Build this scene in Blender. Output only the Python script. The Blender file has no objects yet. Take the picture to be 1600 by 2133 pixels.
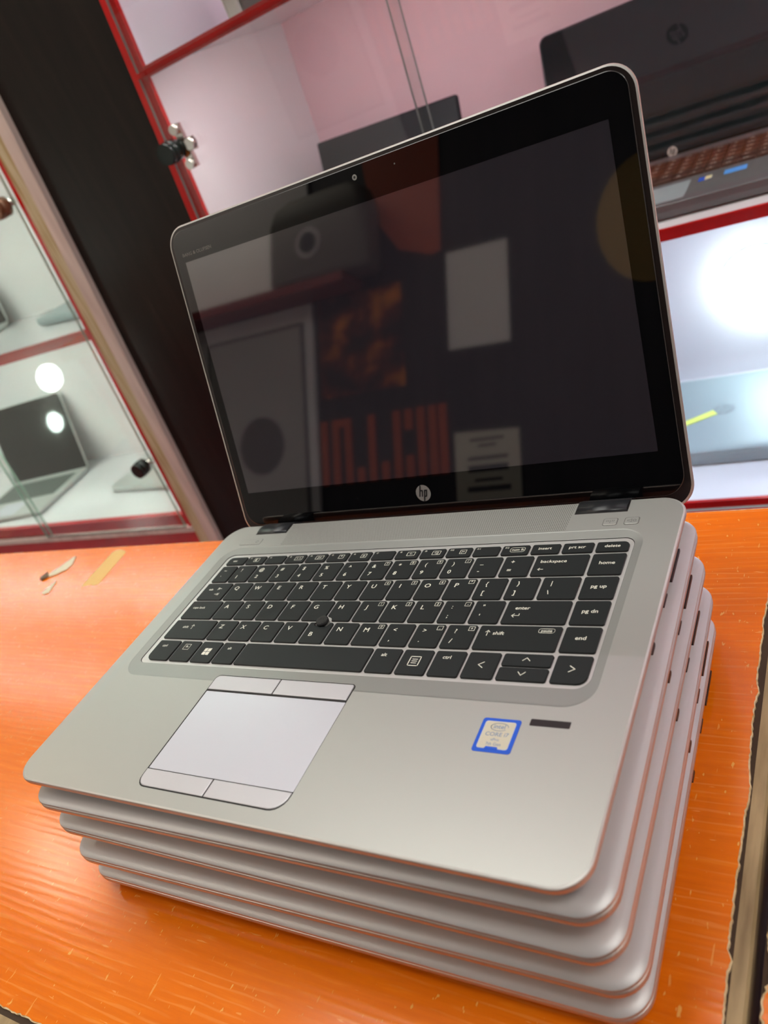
import bpy, math, random
from mathutils import Vector, Matrix, Euler
random.seed(7)
# ------------------------------------------------------------------ units
# every length below is in millimetres, measured in a frame whose origin is the
# front left corner of the open laptop's deck; W() turns it into metres above the floor.
TABLE_Z = -97.5
LIFT = 0.897 + 0.0
FLOOR_Z, CEIL_Z = -897.0, 1750.0
def W(x, y, z): return Vector((x/1000.0, y/1000.0, z/1000.0 + LIFT))
col = bpy.context.scene.collection
scene = bpy.context.scene

# ------------------------------------------------------------------ camera
R = [[0.830310434314112, 0.41394324724444465, -0.3731428288599285],
     [-0.0628134448262205, -0.5957757729094355, -0.8006907640037567],
     [-0.5537499921606578, 0.688260282504069, -0.468677639436069]]
CAM = (438.8618, -135.9358, 255.845)
cd = bpy.data.cameras.new('camera'); cam = bpy.data.objects.new('camera', cd); col.objects.link(cam)
m = Matrix(((R[0][0], -R[1][0], -R[2][0]), (R[0][1], -R[1][1], -R[2][1]), (R[0][2], -R[1][2], -R[2][2]))).to_4x4()
m.translation = W(*CAM)
cam.matrix_world = m
cd.sensor_fit = 'VERTICAL'; cd.sensor_height = 36.0; cd.lens = 1663.27/2133.0*36.0
cd.clip_start = 0.01; cd.clip_end = 50
cd.dof.use_dof = True; cd.dof.focus_distance = 0.455; cd.dof.aperture_fstop = 10.0
scene.camera = cam

# ------------------------------------------------------------------ view and world
scene.view_settings.view_transform = 'Standard'
scene.view_settings.look = 'None'
scene.view_settings.gamma = 1.0
scene.view_settings.use_curve_mapping = False
scene.view_settings.exposure = 0.0
world = bpy.data.worlds.new('world'); scene.world = world; world.use_nodes = True
world.node_tree.nodes['Background'].inputs[0].default_value = (0.9, 0.93, 1.0, 1)
world.node_tree.nodes['Background'].inputs[1].default_value = 0.05
# lamp powers
P_CEIL = 8.6        # emission strength of the ceiling panels
P_STRIP = 36.0
P_PUCK = 60.0

# ------------------------------------------------------------------ materials
def lin(c):
    out = []
    for v in c:
        v = v/255.0
        out.append(v/12.92 if v <= 0.04045 else ((v+0.055)/1.055)**2.4)
    return tuple(out)
MATS = {}
def mat(name, rgb=(128,128,128), rough=0.5, metal=0.0, spec=0.5, coat=0.0, coat_rough=0.05, emit=None, power=0.0, ior=1.45, linear=None):
    if name in MATS: return MATS[name]
    m = bpy.data.materials.new(name); m.use_nodes = True
    b = m.node_tree.nodes['Principled BSDF']
    c = linear if linear else lin(rgb)
    b.inputs['Base Color'].default_value = (*c, 1)
    b.inputs['Roughness'].default_value = rough
    b.inputs['Metallic'].default_value = metal
    b.inputs['Specular IOR Level'].default_value = spec
    b.inputs['IOR'].default_value = ior
    b.inputs['Coat Weight'].default_value = coat
    b.inputs['Coat Roughness'].default_value = coat_rough
    if emit:
        b.inputs['Emission Color'].default_value = (*lin(emit), 1)
        b.inputs['Emission Strength'].default_value = power
    MATS[name] = m
    return m
def nt(m): return m.node_tree, m.node_tree.nodes, m.node_tree.links, m.node_tree.nodes['Principled BSDF']
def tex_coord(m, scale=(1,1,1), kind='Object', rot=(0,0,0)):
    t, n, l, b = nt(m)
    tc = n.new('ShaderNodeTexCoord'); mp = n.new('ShaderNodeMapping')
    mp.inputs['Scale'].default_value = scale; mp.inputs['Rotation'].default_value = rot
    l.new(tc.outputs[kind], mp.inputs[0]); return mp.outputs[0]
def noise(m, vec, scale, detail=3, rough=0.5):
    t, n, l, b = nt(m); x = n.new('ShaderNodeTexNoise')
    x.inputs['Scale'].default_value = scale; x.inputs['Detail'].default_value = detail; x.inputs['Roughness'].default_value = rough
    l.new(vec, x.inputs['Vector']); return x.outputs['Fac']
def ramp(m, fac, stops):
    t, n, l, b = nt(m); r = n.new('ShaderNodeValToRGB'); e = r.color_ramp.elements
    while len(e) < len(stops): e.new(0.5)
    for k, (p, c) in enumerate(stops):
        e[k].position = p; e[k].color = (*c, 1) if len(c) == 3 else c
    l.new(fac, r.inputs[0]); return r.outputs[0]
def mixc(m, fac, a, b_):
    t, n, l, b = nt(m); x = n.new('ShaderNodeMix'); x.data_type = 'RGBA'
    if isinstance(fac, float): x.inputs[0].default_value = fac
    else: l.new(fac, x.inputs[0])
    for s, v in ((6, a), (7, b_)):
        if isinstance(v, tuple): x.inputs[s].default_value = (*v, 1)
        else: l.new(v, x.inputs[s])
    return x.outputs[2]
def math_(m, op, a, b_=None, c_=None):
    t, n, l, b = nt(m); x = n.new('ShaderNodeMath'); x.operation = op
    for s, v in enumerate((a, b_, c_)):
        if v is None: continue
        if isinstance(v, (int, float)): x.inputs[s].default_value = v
        else: l.new(v, x.inputs[s])
    return x.outputs[0]
def bump(m, h, strength=0.2, dist=0.0005):
    t, n, l, b = nt(m); x = n.new('ShaderNodeBump')
    x.inputs['Strength'].default_value = strength; x.inputs['Distance'].default_value = dist
    l.new(h, x.inputs['Height']); l.new(x.outputs[0], b.inputs['Normal'])
def setc(m, c): t, n, l, b = nt(m); l.new(c, b.inputs['Base Color'])

# laptop metals
ALU = mat('brushed_deck', linear=(0.435,0.435,0.41), rough=0.40, metal=0.60, spec=0.5)
v = tex_coord(ALU, (1,1,1)); bump(ALU, noise(ALU, v, 9000, 1), 0.05, 0.00003)
LIDM = mat('silver_lid', linear=(0.62,0.60,0.60), rough=0.46, metal=0.35)
v = tex_coord(LIDM, (1,1,1)); bump(LIDM, noise(LIDM, v, 9000, 1), 0.05, 0.00003)
CHAM = mat('bright_chamfer', linear=(0.66,0.65,0.62), rough=0.36, metal=0.6)
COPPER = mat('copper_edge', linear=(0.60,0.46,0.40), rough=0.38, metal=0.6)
PADM = mat('touchpad_silver', linear=(0.66,0.67,0.74), rough=0.30, metal=0.30)
v = tex_coord(PADM, (1,1,1)); bump(PADM, noise(PADM, v, 7000, 1), 0.06, 0.00003)
BUTM = mat('button_silver', linear=(0.60,0.59,0.62), rough=0.36, metal=0.35)
WELL = mat('keyboard_well', linear=(0.60,0.59,0.575), rough=0.35, metal=0.5)
GAPM = mat('dark_gap', linear=(0.01,0.007,0.007), rough=0.6)
KEYM = mat('key_plastic', linear=(0.0105,0.013,0.0135), rough=0.5, spec=0.32)
v = tex_coord(KEYM, (1,1,1)); bump(KEYM, noise(KEYM, v, 4000, 2), 0.15, 0.00004)
KEYS = mat('key_side', linear=(0.006,0.005,0.005), rough=0.4)
LEG = mat('key_legend', linear=(0.80,0.79,0.68), rough=0.6)
LEGD = mat('deck_legend', linear=(0.16,0.16,0.15), rough=0.6)
BLKP = mat('black_plastic', linear=(0.012,0.012,0.014), rough=0.35)
HINGE = mat('hinge_plastic', linear=(0.02,0.021,0.024), rough=0.33)
BEZ = mat('bezel_frame', linear=(0.012,0.008,0.008), rough=0.3)
GLS = mat('screen_glass', linear=(0.0015,0.0015,0.002), rough=0.015, spec=0.5, ior=1.55)
LCD = mat('display_panel', linear=(0.021,0.018,0.025), rough=0.035, spec=0.5, ior=2.2)
v = tex_coord(LCD, (1,1,1)); bump(LCD, noise(LCD, v, 500, 3), 0.03, 0.00002)
LOGO = mat('logo_silver', linear=(0.42,0.40,0.39), rough=0.35, metal=0.6)
RUB = mat('rubber', linear=(0.02,0.02,0.02), rough=0.8)
BLUE = mat('sticker_blue', linear=(0.015,0.10,0.62), rough=0.3)
CREAM = mat('sticker_cream', linear=(0.62,0.57,0.45), rough=0.3)
SLINE = mat('sticker_line', linear=(0.55,0.58,0.62), rough=0.3)
STXT = mat('sticker_text', linear=(0.20,0.27,0.42), rough=0.4)
# speaker grille: rows of tiny punched holes
SPK = mat('speaker_grille', linear=(0.435,0.435,0.41), rough=0.40, metal=0.60)
v = tex_coord(SPK, (1000/1.25,1000/1.25,1))
sx = SPK.node_tree.nodes.new('ShaderNodeSeparateXYZ'); SPK.node_tree.links.new(v, sx.inputs[0])
yy = math_(SPK, 'MULTIPLY', sx.outputs[1], 1.15)
rowi = math_(SPK, 'FLOOR', yy)
xo = math_(SPK, 'ADD', sx.outputs[0], math_(SPK, 'MULTIPLY', math_(SPK, 'MODULO', rowi, 2.0), 0.5))
fx = math_(SPK, 'SUBTRACT', math_(SPK, 'FRACT', xo), 0.5); fy = math_(SPK, 'SUBTRACT', math_(SPK, 'FRACT', yy), 0.5)
rr_ = math_(SPK, 'SQRT', math_(SPK, 'ADD', math_(SPK, 'MULTIPLY', fx, fx), math_(SPK, 'MULTIPLY', fy, fy)))
setc(SPK, mixc(SPK, math_(SPK, 'LESS_THAN', rr_, 0.26), (0.45,0.45,0.42), (0.10,0.09,0.085)))

# orange laminate with embossed grain, scratches and specks
ORG = mat('orange_laminate', linear=(0.86,0.155,0.001), rough=0.20, spec=0.5)
v = tex_coord(ORG, (9,130,1)); g1 = noise(ORG, v, 2.2, 4, 0.6)
v2 = tex_coord(ORG, (1,1,1)); g2 = noise(ORG, v2, 5, 3)
v3 = tex_coord(ORG, (2.5,1,1), rot=(0,0,0.5)); g3 = noise(ORG, v3, 120, 2, 0.7)
v4 = tex_coord(ORG, (1,6,1), rot=(0,0,-0.9)); g4 = noise(ORG, v4, 55, 2, 0.6)
v5 = tex_coord(ORG, (6,1,1), rot=(0,0,0.25)); g5 = noise(ORG, v5, 50, 2, 0.6)
c = ramp(ORG, g1, [(0.30, (0.80,0.155,0.0)), (0.60, (0.87,0.182,0.0)), (0.78, (0.92,0.25,0.01))])
c = mixc(ORG, ramp(ORG, g2, [(0.35,(0,0,0)),(0.75,(0.2,0.2,0.2))]), c, (0.93,0.32,0.03))
c = mixc(ORG, ramp(ORG, g3, [(0.68,(0,0,0)),(0.71,(0.7,0.7,0.7))]), c, (0.95,0.55,0.14))
c = mixc(ORG, ramp(ORG, g4, [(0.69,(0,0,0)),(0.72,(0.6,0.6,0.6))]), c, (0.98,0.42,0.10))
c = mixc(ORG, ramp(ORG, g5, [(0.70,(0,0,0)),(0.73,(0.6,0.6,0.6))]), c, (0.97,0.45,0.10))
vw = tex_coord(ORG, (0.10,1,1)); wv = ORG.node_tree.nodes.new('ShaderNodeTexWave'); wv.bands_direction = 'Y'
wv.inputs['Scale'].default_value = 62; wv.inputs['Distortion'].default_value = 5.0; wv.inputs['Detail'].default_value = 3; wv.inputs['Detail Scale'].default_value = 1.6; wv.inputs['Detail Roughness'].default_value = 0.6
ORG.node_tree.links.new(vw, wv.inputs['Vector'])
vb = tex_coord(ORG, (1,3,1)); brk = ramp(ORG, noise(ORG, vb, 28, 3), [(0.42,(0,0,0)),(0.60,(1,1,1))])
ln = math_(ORG, 'MULTIPLY', ramp(ORG, wv.outputs['Fac'], [(0.80,(0,0,0)),(0.97,(1,1,1))]), brk)
c = mixc(ORG, math_(ORG, 'MULTIPLY', ln, 0.30), c, (0.98,0.40,0.09))
setc(ORG, c)
bump(ORG, math_(ORG, 'ADD', wv.outputs['Fac'], g1), 0.10, 0.00022)
CHIP = mat('chipped_core', linear=(0.72,0.50,0.26), rough=0.8)
v = tex_coord(CHIP); setc(CHIP, ramp(CHIP, noise(CHIP, v, 300, 3), [(0.3,(0.55,0.36,0.16)),(0.6,(0.78,0.60,0.36))]))
GLUE = mat('glue_line', linear=(0.055,0.030,0.015), rough=0.8)
WOOD = mat('edge_board', linear=(0.42,0.29,0.15), rough=0.5)
v = tex_coord(WOOD, (8,1.2,8)); setc(WOOD, ramp(WOOD, noise(WOOD, v, 18, 4), [(0.3,(0.24,0.16,0.075)),(0.65,(0.46,0.33,0.17))]))
RED = mat('red_paint', linear=(0.62,0.012,0.010), rough=0.25, spec=0.5)
v = tex_coord(RED); setc(RED, ramp(RED, noise(RED, v, 8, 3), [(0.3,(0.42,0.006,0.005)),(0.7,(0.55,0.009,0.008))]))
WHT = mat('white_laminate', linear=(0.74,0.73,0.74), rough=0.16, spec=0.5)
v = tex_coord(WHT); setc(WHT, ramp(WHT, noise(WHT, v, 3, 2), [(0.3,(0.70,0.69,0.71)),(0.7,(0.78,0.77,0.77))]))
PINKW = mat('pink_laminate', linear=(0.78,0.50,0.54), rough=0.25)
BLK = mat('black_laminate', linear=(0.012,0.010,0.009), rough=0.4, spec=0.25)
v = tex_coord(BLK, (18,18,2)); nb = noise(BLK, v, 3, 5, 0.65)
setc(BLK, ramp(BLK, nb, [(0.35,(0.005,0.0032,0.0028)),(0.66,(0.012,0.0075,0.0058)),(0.80,(0.030,0.024,0.018))]))
BEIGE = mat('painted_edge', linear=(0.62,0.52,0.46), rough=0.5)
v = tex_coord(BEIGE, (10,10,1)); setc(BEIGE, ramp(BEIGE, noise(BEIGE, v, 6, 4), [(0.3,(0.52,0.42,0.38)),(0.7,(0.68,0.58,0.52))]))
TAN = mat('ply_edge', linear=(0.50,0.40,0.22), rough=0.6)
v = tex_coord(TAN, (60,60,2)); setc(TAN, ramp(TAN, noise(TAN, v, 4, 4), [(0.35,(0.36,0.24,0.09)),(0.5,(0.52,0.44,0.26)),(0.7,(0.60,0.52,0.36))]))
def glass_mat(name, tint):
    m = bpy.data.materials.new(name); m.use_nodes = True; t = m.node_tree; n = t.nodes; l = t.links; n.clear()
    o = n.new('ShaderNodeOutputMaterial'); mx = n.new('ShaderNodeMixShader'); tr = n.new('ShaderNodeBsdfTransparent'); gl = n.new('ShaderNodeBsdfGlossy')
    fr = n.new('ShaderNodeFresnel'); ge = n.new('ShaderNodeNewGeometry'); mi_ = n.new('ShaderNodeMix'); mi_.data_type = 'FLOAT'
    mi_.inputs[2].default_value = 1.5; mi_.inputs[3].default_value = 1/1.5
    l.new(ge.outputs['Backfacing'], mi_.inputs[0]); l.new(mi_.outputs[0], fr.inputs[0])
    tr.inputs[0].default_value = (*tint, 1); gl.inputs['Roughness'].default_value = 0.005
    l.new(fr.outputs[0], mx.inputs[0]); l.new(tr.outputs[0], mx.inputs[1]); l.new(gl.outputs[0], mx.inputs[2]); l.new(mx.outputs[0], o.inputs[0])
    return m
GLASS = glass_mat('pane_glass', (0.96,0.975,0.965))
GEDGE = mat('glass_edge', linear=(0.30,0.48,0.38), rough=0.15, spec=0.8)
GEDGE2 = mat('glass_edge_grey', linear=(0.22,0.25,0.23), rough=0.15, spec=0.8)
CHROME = mat('chrome', linear=(0.75,0.72,0.66), rough=0.12, metal=1.0)
BRASS = mat('brown_knob', linear=(0.20,0.10,0.055), rough=0.3, metal=0.4)
LOCKB = mat('lock_black', linear=(0.012,0.02,0.018), rough=0.12)
PUCK = mat('puck_light', emit=(240,255,250), power=P_PUCK)
PUCKS = mat('puck_light_small', emit=(255,255,235), power=P_PUCK*0.35)
STRIPW = mat('strip_light', emit=(255,236,236), power=P_STRIP)
CEILL = mat('ceiling_light', emit=(252,252,246), power=P_CEIL)
DARKL = mat('dark_lid', linear=(0.012,0.012,0.015), rough=0.22)
DARKS = mat('dark_screen', linear=(0.004,0.009,0.010), rough=0.03, ior=1.5)
GREYB = mat('grey_base', linear=(0.13,0.14,0.145), rough=0.4, metal=0.3)
SILVB = mat('silver_base', linear=(0.55,0.57,0.55), rough=0.35, metal=0.4)
BRNK = mat('brown_keys', linear=(0.055,0.022,0.014), rough=0.5)
GRYK = mat('grey_keys', linear=(0.10,0.12,0.11), rough=0.5)
LTEXT = mat('light_marks', linear=(0.40,0.37,0.32), rough=0.5)
GREYL = mat('grey_lid', linear=(0.30,0.37,0.38), rough=0.45, metal=0.2)
TAPE = mat('masking_tape', linear=(0.78,0.50,0.17), rough=0.7)
TAPEY = mat('yellow_tape', linear=(0.72,0.80,0.16), rough=0.6)
PAPER = mat('torn_paper', linear=(0.72,0.66,0.48), rough=0.8)
ASH = mat('dark_scrap', linear=(0.20,0.15,0.10), rough=0.9)

# ------------------------------------------------------------------ mesh helpers
def rrect(x0, x1, y0, y1, r, n=8):
    """rounded rectangle, counter-clockwise; r may be one radius or (br, tr, tl, bl)"""
    rs = (r,)*4 if not isinstance(r, (tuple, list)) else r
    out = []
    for (cx, cy, a0, q) in ((x1, y0, -90, rs[0]), (x1, y1, 0, rs[1]), (x0, y1, 90, rs[2]), (x0, y0, 180, rs[3])):
        q = max(q, 0.001)
        sx_ = -1 if cx == x1 else 1; sy_ = -1 if cy == y1 else 1
        for i in range(n+1):
            a = math.radians(a0 + 90.0*i/n)
            out.append((cx + sx_*q + q*math.cos(a), cy + sy_*q + q*math.sin(a)))
    return out
class MB:
    def __init__(s): s.v = []; s.f = []; s.mi = []; s.sm = []
    def ring(s, pts):
        i = len(s.v); s.v += [tuple(p) for p in pts]; return list(range(i, i+len(pts)))
    def face(s, idx, mi=0, sm=False): s.f.append(tuple(idx)); s.mi.append(mi); s.sm.append(sm)
    def bridge(s, a, b, mi=0, sm=False):
        n = len(a)
        for k in range(n): s.face((a[k], a[(k+1) % n], b[(k+1) % n], b[k]), mi, sm)
    def loft(s, rings, mis=None, cap0=True, cap1=True, sm=False, cm0=0, cm1=0):
        ids = [s.ring(r) for r in rings]
        if cap0: s.face(list(reversed(ids[0])), cm0)
        for k in range(len(ids)-1):
            s.bridge(ids[k], ids[k+1], mis[k] if mis else 0, sm if not isinstance(sm, list) else sm[k])
        if cap1: s.face(ids[-1], cm1)
        return ids
    def prism(s, outline, z0, z1, mi=0, ms=None):
        s.loft([[(x, y, z0) for x, y in outline], [(x, y, z1) for x, y in outline]], [mi if ms is None else ms], cm0=mi, cm1=mi)
    def box(s, x0, x1, y0, y1, z0, z1, mi=0):
        s.prism([(x0,y0),(x1,y0),(x1,y1),(x0,y1)], z0, z1, mi)
    def tube(s, p0, p1, r0, r1=None, n=20, mi=0, sm=True):
        r1 = r0 if r1 is None else r1
        a = Vector(p0); b = Vector(p1); d = (b-a).normalized()
        u = d.orthogonal().normalized(); w = d.cross(u)
        R0 = [a + u*(r0*math.cos(2*math.pi*k/n)) + w*(r0*math.sin(2*math.pi*k/n)) for k in range(n)]
        R1 = [b + u*(r1*math.cos(2*math.pi*k/n)) + w*(r1*math.sin(2*math.pi*k/n)) for k in range(n)]
        s.loft([R0, R1], [mi], sm=sm, cm0=mi, cm1=mi)
    def xf(s, fn): s.v = [tuple(fn(*p)) for p in s.v]; return s
    def build(s, name, mats, parent=None, origin=(0,0,0)):
        me = bpy.data.meshes.new(name)
        me.from_pydata([((p[0]-origin[0])/1000.0, (p[1]-origin[1])/1000.0, (p[2]-origin[2])/1000.0) for p in s.v], [], s.f)
        for m_ in (mats if isinstance(mats, (list, tuple)) else [mats]): me.materials.append(m_)
        me.polygons.foreach_set('material_index', s.mi)
        me.polygons.foreach_set('use_smooth', s.sm)
        me.update()
        o = bpy.data.objects.new(name, me); col.objects.link(o)
        if parent: o.parent = parent
        else: o.location = W(*origin)
        return o
def tag(o, label=None, cat=None, group=None, kind=None):
    if label: o['label'] = label
    if cat: o['category'] = cat
    if group: o['group'] = group
    if kind: o['kind'] = kind
    return o
def thing(name, loc, rz=0.0, label=None, cat=None, group=None):
    o = bpy.data.objects.new(name, None); o.empty_display_size = 0.05; col.objects.link(o)
    o.location = W(*loc); o.rotation_euler = (0, 0, rz); tag(o, label, cat, group); return o
def copy_tree(o, parent=None):
    c_ = o.copy(); col.objects.link(c_)
    if parent: c_.parent = parent
    for ch in list(o.children): copy_tree(ch, c_)
    return c_
_tc = {}
def text_mesh(txt, size, align='CENTER', shear=0.0):
    """flat text outline as (verts, faces) in mm, on z=0"""
    key = (txt, size, align, shear)
    if key in _tc: return _tc[key]
    cu = bpy.data.curves.new('t', 'FONT'); cu.body = txt; cu.size = size; cu.align_x = align; cu.align_y = 'CENTER'; cu.shear = shear
    cu.resolution_u = 3; cu.offset = 0.012*size
    ob = bpy.data.objects.new('t', cu); col.objects.link(ob)
    bpy.context.view_layer.update()
    me = bpy.data.meshes.new_from_object(ob.evaluated_get(bpy.context.evaluated_depsgraph_get()))
    vs = [tuple(v_.co) for v_ in me.vertices]; fs = [tuple(p.vertices) for p in me.polygons]
    bpy.data.objects.remove(ob); bpy.data.curves.remove(cu); bpy.data.meshes.remove(me)
    _tc[key] = (vs, fs); return _tc[key]
def add_text(mb, txt, x, y, z, size, align='CENTER', sx=1.0, mi=0, shear=0.0, flip=False):
    vs, fs = text_mesh(txt, size, align, shear); i = len(mb.v)
    mb.v += [(x + (-1 if flip else 1)*a*sx, y + b, z) for a, b, c_ in vs]
    for f in fs: mb.face([i+k for k in f], mi)
def add_line(mb, pts, w, z, mi=0, closed=False):
    n = len(pts); seg = n if closed else n-1
    for k in range(seg):
        (x0,y0),(x1,y1) = pts[k], pts[(k+1) % n]
        d = math.hypot(x1-x0, y1-y0) or 1; nx, ny = -(y1-y0)/d*w/2, (x1-x0)/d*w/2
        ex, ey = (x1-x0)/d*w/2, (y1-y0)/d*w/2
        i = len(mb.v)
        mb.v += [(x0-ex-nx,y0-ey-ny,z),(x1+ex-nx,y1+ey-ny,z),(x1+ex+nx,y1+ey+ny,z),(x0-ex+nx,y0-ey+ny,z)]
        mb.face((i,i+1,i+2,i+3), mi)
def hp_mark(mb, cx, cy, r, z, mi_disc=0, mi_let=1, flip=False):
    """round badge with slanted h and p strokes"""
    s_ = -1 if flip else 1
    i = len(mb.v); n = 40
    mb.prism([(cx + r*math.cos(2*math.pi*k/n), cy + r*math.sin(2*math.pi*k/n)) for k in range(n)], z, z+0.12*r/5.5, mi_disc)
    zt = z + 0.12*r/5.5 + 0.02*r
    def bar(xb, yb, xt, yt, w):
        k = len(mb.v)
        mb.v += [(cx+s_*r*(xb-w/2), cy+r*yb, zt), (cx+s_*r*(xb+w/2), cy+r*yb, zt), (cx+s_*r*(xt+w/2), cy+r*yt, zt), (cx+s_*r*(xt-w/2), cy+r*yt, zt)]
        mb.face((k,k+1,k+2,k+3), mi_let)
    bar(-0.55,-0.42,-0.22,0.95,0.17)     # stem of the h, up to the rim
    bar(-0.20,-0.42,-0.03,0.36,0.16)     # leg of the h
    bar(-0.36,0.26,-0.03,0.26+0.001,0.0)
    k = len(mb.v)
    mb.v += [(cx+s_*r*x_, cy+r*y_, zt) for x_, y_ in ((-0.38,0.24),(-0.05,0.24),(0.02,0.40),(-0.35,0.40))]; mb.face((k,k+1,k+2,k+3), mi_let)
    bar(-0.02,-0.98,0.28,0.40,0.17)      # stem of the p, down to the rim
    bar(0.37,-0.42,0.55,0.36,0.16)       # bowl of the p
    for y0_, y1_ in ((0.24,0.40),(-0.48,-0.32)):
        k = len(mb.v); o_ = 0.22*(y0_+0.4)
        mb.v += [(cx+s_*r*x_, cy+r*y_, zt) for x_, y_ in ((0.10+o_,y0_),(0.42+o_,y0_),(0.46+o_,y1_),(0.13+o_,y1_))]; mb.face((k,k+1,k+2,k+3), mi_let)

# ================================================================== THE SHOP
def struct(mb, name, m_): o = mb.build(name, m_); o['kind'] = 'structure'; return o
FLR = mat('floor_tile', linear=(0.30,0.25,0.33), rough=0.3)
v = tex_coord(FLR, (1/0.4,1/0.4,1)); bk = FLR.node_tree.nodes.new('ShaderNodeTexBrick'); FLR.node_tree.links.new(v, bk.inputs[0])
bk.offset = 0.0; bk.inputs['Color1'].default_value = (0.33,0.27,0.36,1); bk.inputs['Color2'].default_value = (0.29,0.25,0.33,1); bk.inputs['Mortar'].default_value = (0.04,0.03,0.03,1)
bk.inputs['Brick Width'].default_value = 1; bk.inputs['Row Height'].default_value = 1; bk.inputs['Scale'].default_value = 1; bk.inputs['Mortar Size'].default_value = 0.012
setc(FLR, bk.outputs[0])
WALLD = mat('charcoal_wall', linear=(0.02,0.021,0.027), rough=0.5)
v = tex_coord(WALLD, (14,14,1)); setc(WALLD, ramp(WALLD, noise(WALLD, v, 2, 3), [(0.35,(0.014,0.015,0.02)),(0.7,(0.035,0.03,0.037))]))
WALLP = mat('cream_wall', linear=(0.66,0.62,0.56), rough=0.7)
v = tex_coord(WALLP); bump(WALLP, noise(WALLP, v, 60, 3), 0.15, 0.001)
CEILM = mat('ceiling_paint', linear=(0.75,0.73,0.70), rough=0.8)
v = tex_coord(CEILM); bump(CEILM, noise(CEILM, v, 40, 3), 0.1, 0.001)
XL, XR, YB, YF = -3000, 2400, -1400, 1330
b = MB(); b.box(XL, XR, YB, YF, FLOOR_Z-50, FLOOR_Z); struct(b, 'floor', FLR)
b = MB(); b.box(XL, XR, YB, YF, CEIL_Z, CEIL_Z+50); struct(b, 'ceiling', CEILM)
b = MB(); b.box(XL-50, XL, YB-50, YF+50, FLOOR_Z, CEIL_Z); struct(b, 'wall_left', WALLP)
b = MB(); b.box(XR, XR+50, YB-50, YF+50, FLOOR_Z, CEIL_Z); struct(b, 'wall_right', WALLP)
b = MB(); b.box(XL, XR, YB-50, YB, FLOOR_Z, CEIL_Z); struct(b, 'wall_front', WALLD)
b = MB(); b.box(XL, XR, YF, YF+50, FLOOR_Z, CEIL_Z); struct(b, 'wall_back', WALLP)
# ceiling lamps
def ceiling_lamp(x, y, sx_, sy_, label, m_=None):
    t = thing('ceiling_lamp', (x, y, CEIL_Z-30), 0, label, 'ceiling light')
    b = MB(); b.prism(rrect(-sx_/2-15, sx_/2+15, -sy_/2-15, sy_/2+15, 10, 3), 4, 30); b.build('housing', CEILM, t)
    b = MB(); b.prism(rrect(-sx_/2, sx_/2, -sy_/2, sy_/2, 5, 3), -2, 4); b.build('diffuser', m_ or CEILL, t)
ceiling_lamp(-350, 420, 1200, 600, 'large rectangular ceiling light over the orange counter')
ceiling_lamp(-1700, -1150, 800, 400, 'smaller rectangular ceiling light over the space in front of the counter', mat('ceiling_light_warm', emit=(255,246,228), power=15.0))  # unseen fill light, added for the stack's front and the pale cabinet
ceiling_lamp(1500, -150, 900, 600, 'rectangular ceiling light to the right of the counters', mat('ceiling_light_right', emit=(252,252,246), power=11.5))  # unseen fill light, added to brighten the stack and counter from the right
ceiling_lamp(-2536, 715, 190, 140, 'small square ceiling light beside the left cabinet', mat('spot_light', emit=(255,244,215), power=55.0))

# ---------------------------------------------------------------- counters
def jagged(pts_a, pts_b, amp, n):
    out = []
    for k in range(n):
        t_ = k/(n-1); x = pts_a[0]+(pts_b[0]-pts_a[0])*t_; y = pts_a[1]+(pts_b[1]-pts_a[1])*t_
        e = (random.random()-0.5)*amp + 0.5*amp*math.sin(k*0.37) * math.sin(k*0.11)
        dx, dy = pts_b[0]-pts_a[0], pts_b[1]-pts_a[1]; L_ = math.hypot(dx, dy)
        out.append((x - dy/L_*e, y + dx/L_*e))
    return out
TZ = TABLE_Z
ctr = thing('counter', (-600, 135, FLOOR_Z), 0, 'worn orange laminate counter carrying the stack of laptops', 'counter')
co = (-600, 135, FLOOR_Z)
x_r = [(361.8,-80),(363.5,13),(363.2,23),(363.0,32),(363.9,38.5),(362.3,43),(362.4,59),(362.0,70),(362.4,84),(362.7,97),(362.4,107),(363.7,121),(363.4,126),(361.9,138),(361.1,159),(360.9,176),(361.9,185),(360.2,196),(360.5,222),(360.0,241),(361.0,263),(361.5,300),(361.2,351)]
edge = []
for (xa,ya),(xb,yb) in zip(x_r[:-1], x_r[1:]):
    n = max(2, int(abs(yb-ya)/1.6))
    for k in range(n):
        t_ = k/n; edge.append((xa+(xb-xa)*t_+(random.random()-0.5)*0.7, ya+(yb-ya)*t_))
back = jagged((361.2,352), (-1600,353), 0.5, 420)
front = jagged((-1600,-80.5), (361.5,-80.8), 1.1, 900)
front = [p for p in front if not (24 < p[0] < 29)] ; front = sorted(front, key=lambda p: p[0])
outl = edge + back + front
top_ = outl
b = MB()
inner = outl
# the orange face, then a pale chipped rim a little wider than it
b.prism(outl, TZ-0.9, TZ, 0, 1)
b.xf(lambda x, y, z: (x, y, z)).build('laminate_sheet', [ORG, CHIP], ctr, co)
rim = [(p[0]+ (0.45+0.35*random.random()), p[1]) for p in edge] + [(361.6,353)] + [(-1600,353)] + [(p[0], p[1]-0.5-0.4*random.random()) for p in front]
b = MB(); b.prism(rim, TZ-1.6, TZ-0.35); b.build('chipped_rim', CHIP, ctr, co)
b = MB(); b.box(-1598, 364.6, -84.5, 353, TZ-6, TZ-1.6); b.build('glue_layer', GLUE, ctr, co)
b = MB()
b.loft([[(x, y, z) for x, y in rrect(-1598-e, 371.6-e, -92+e, 352, (2,2,2,2), 4)] for z, e in ((TZ-40,0),(TZ-3.2,0),(TZ-1.9,1.2),(TZ-1.7,3.0))], sm=False)
b.build('edge_board', WOOD, ctr, co)
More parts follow.
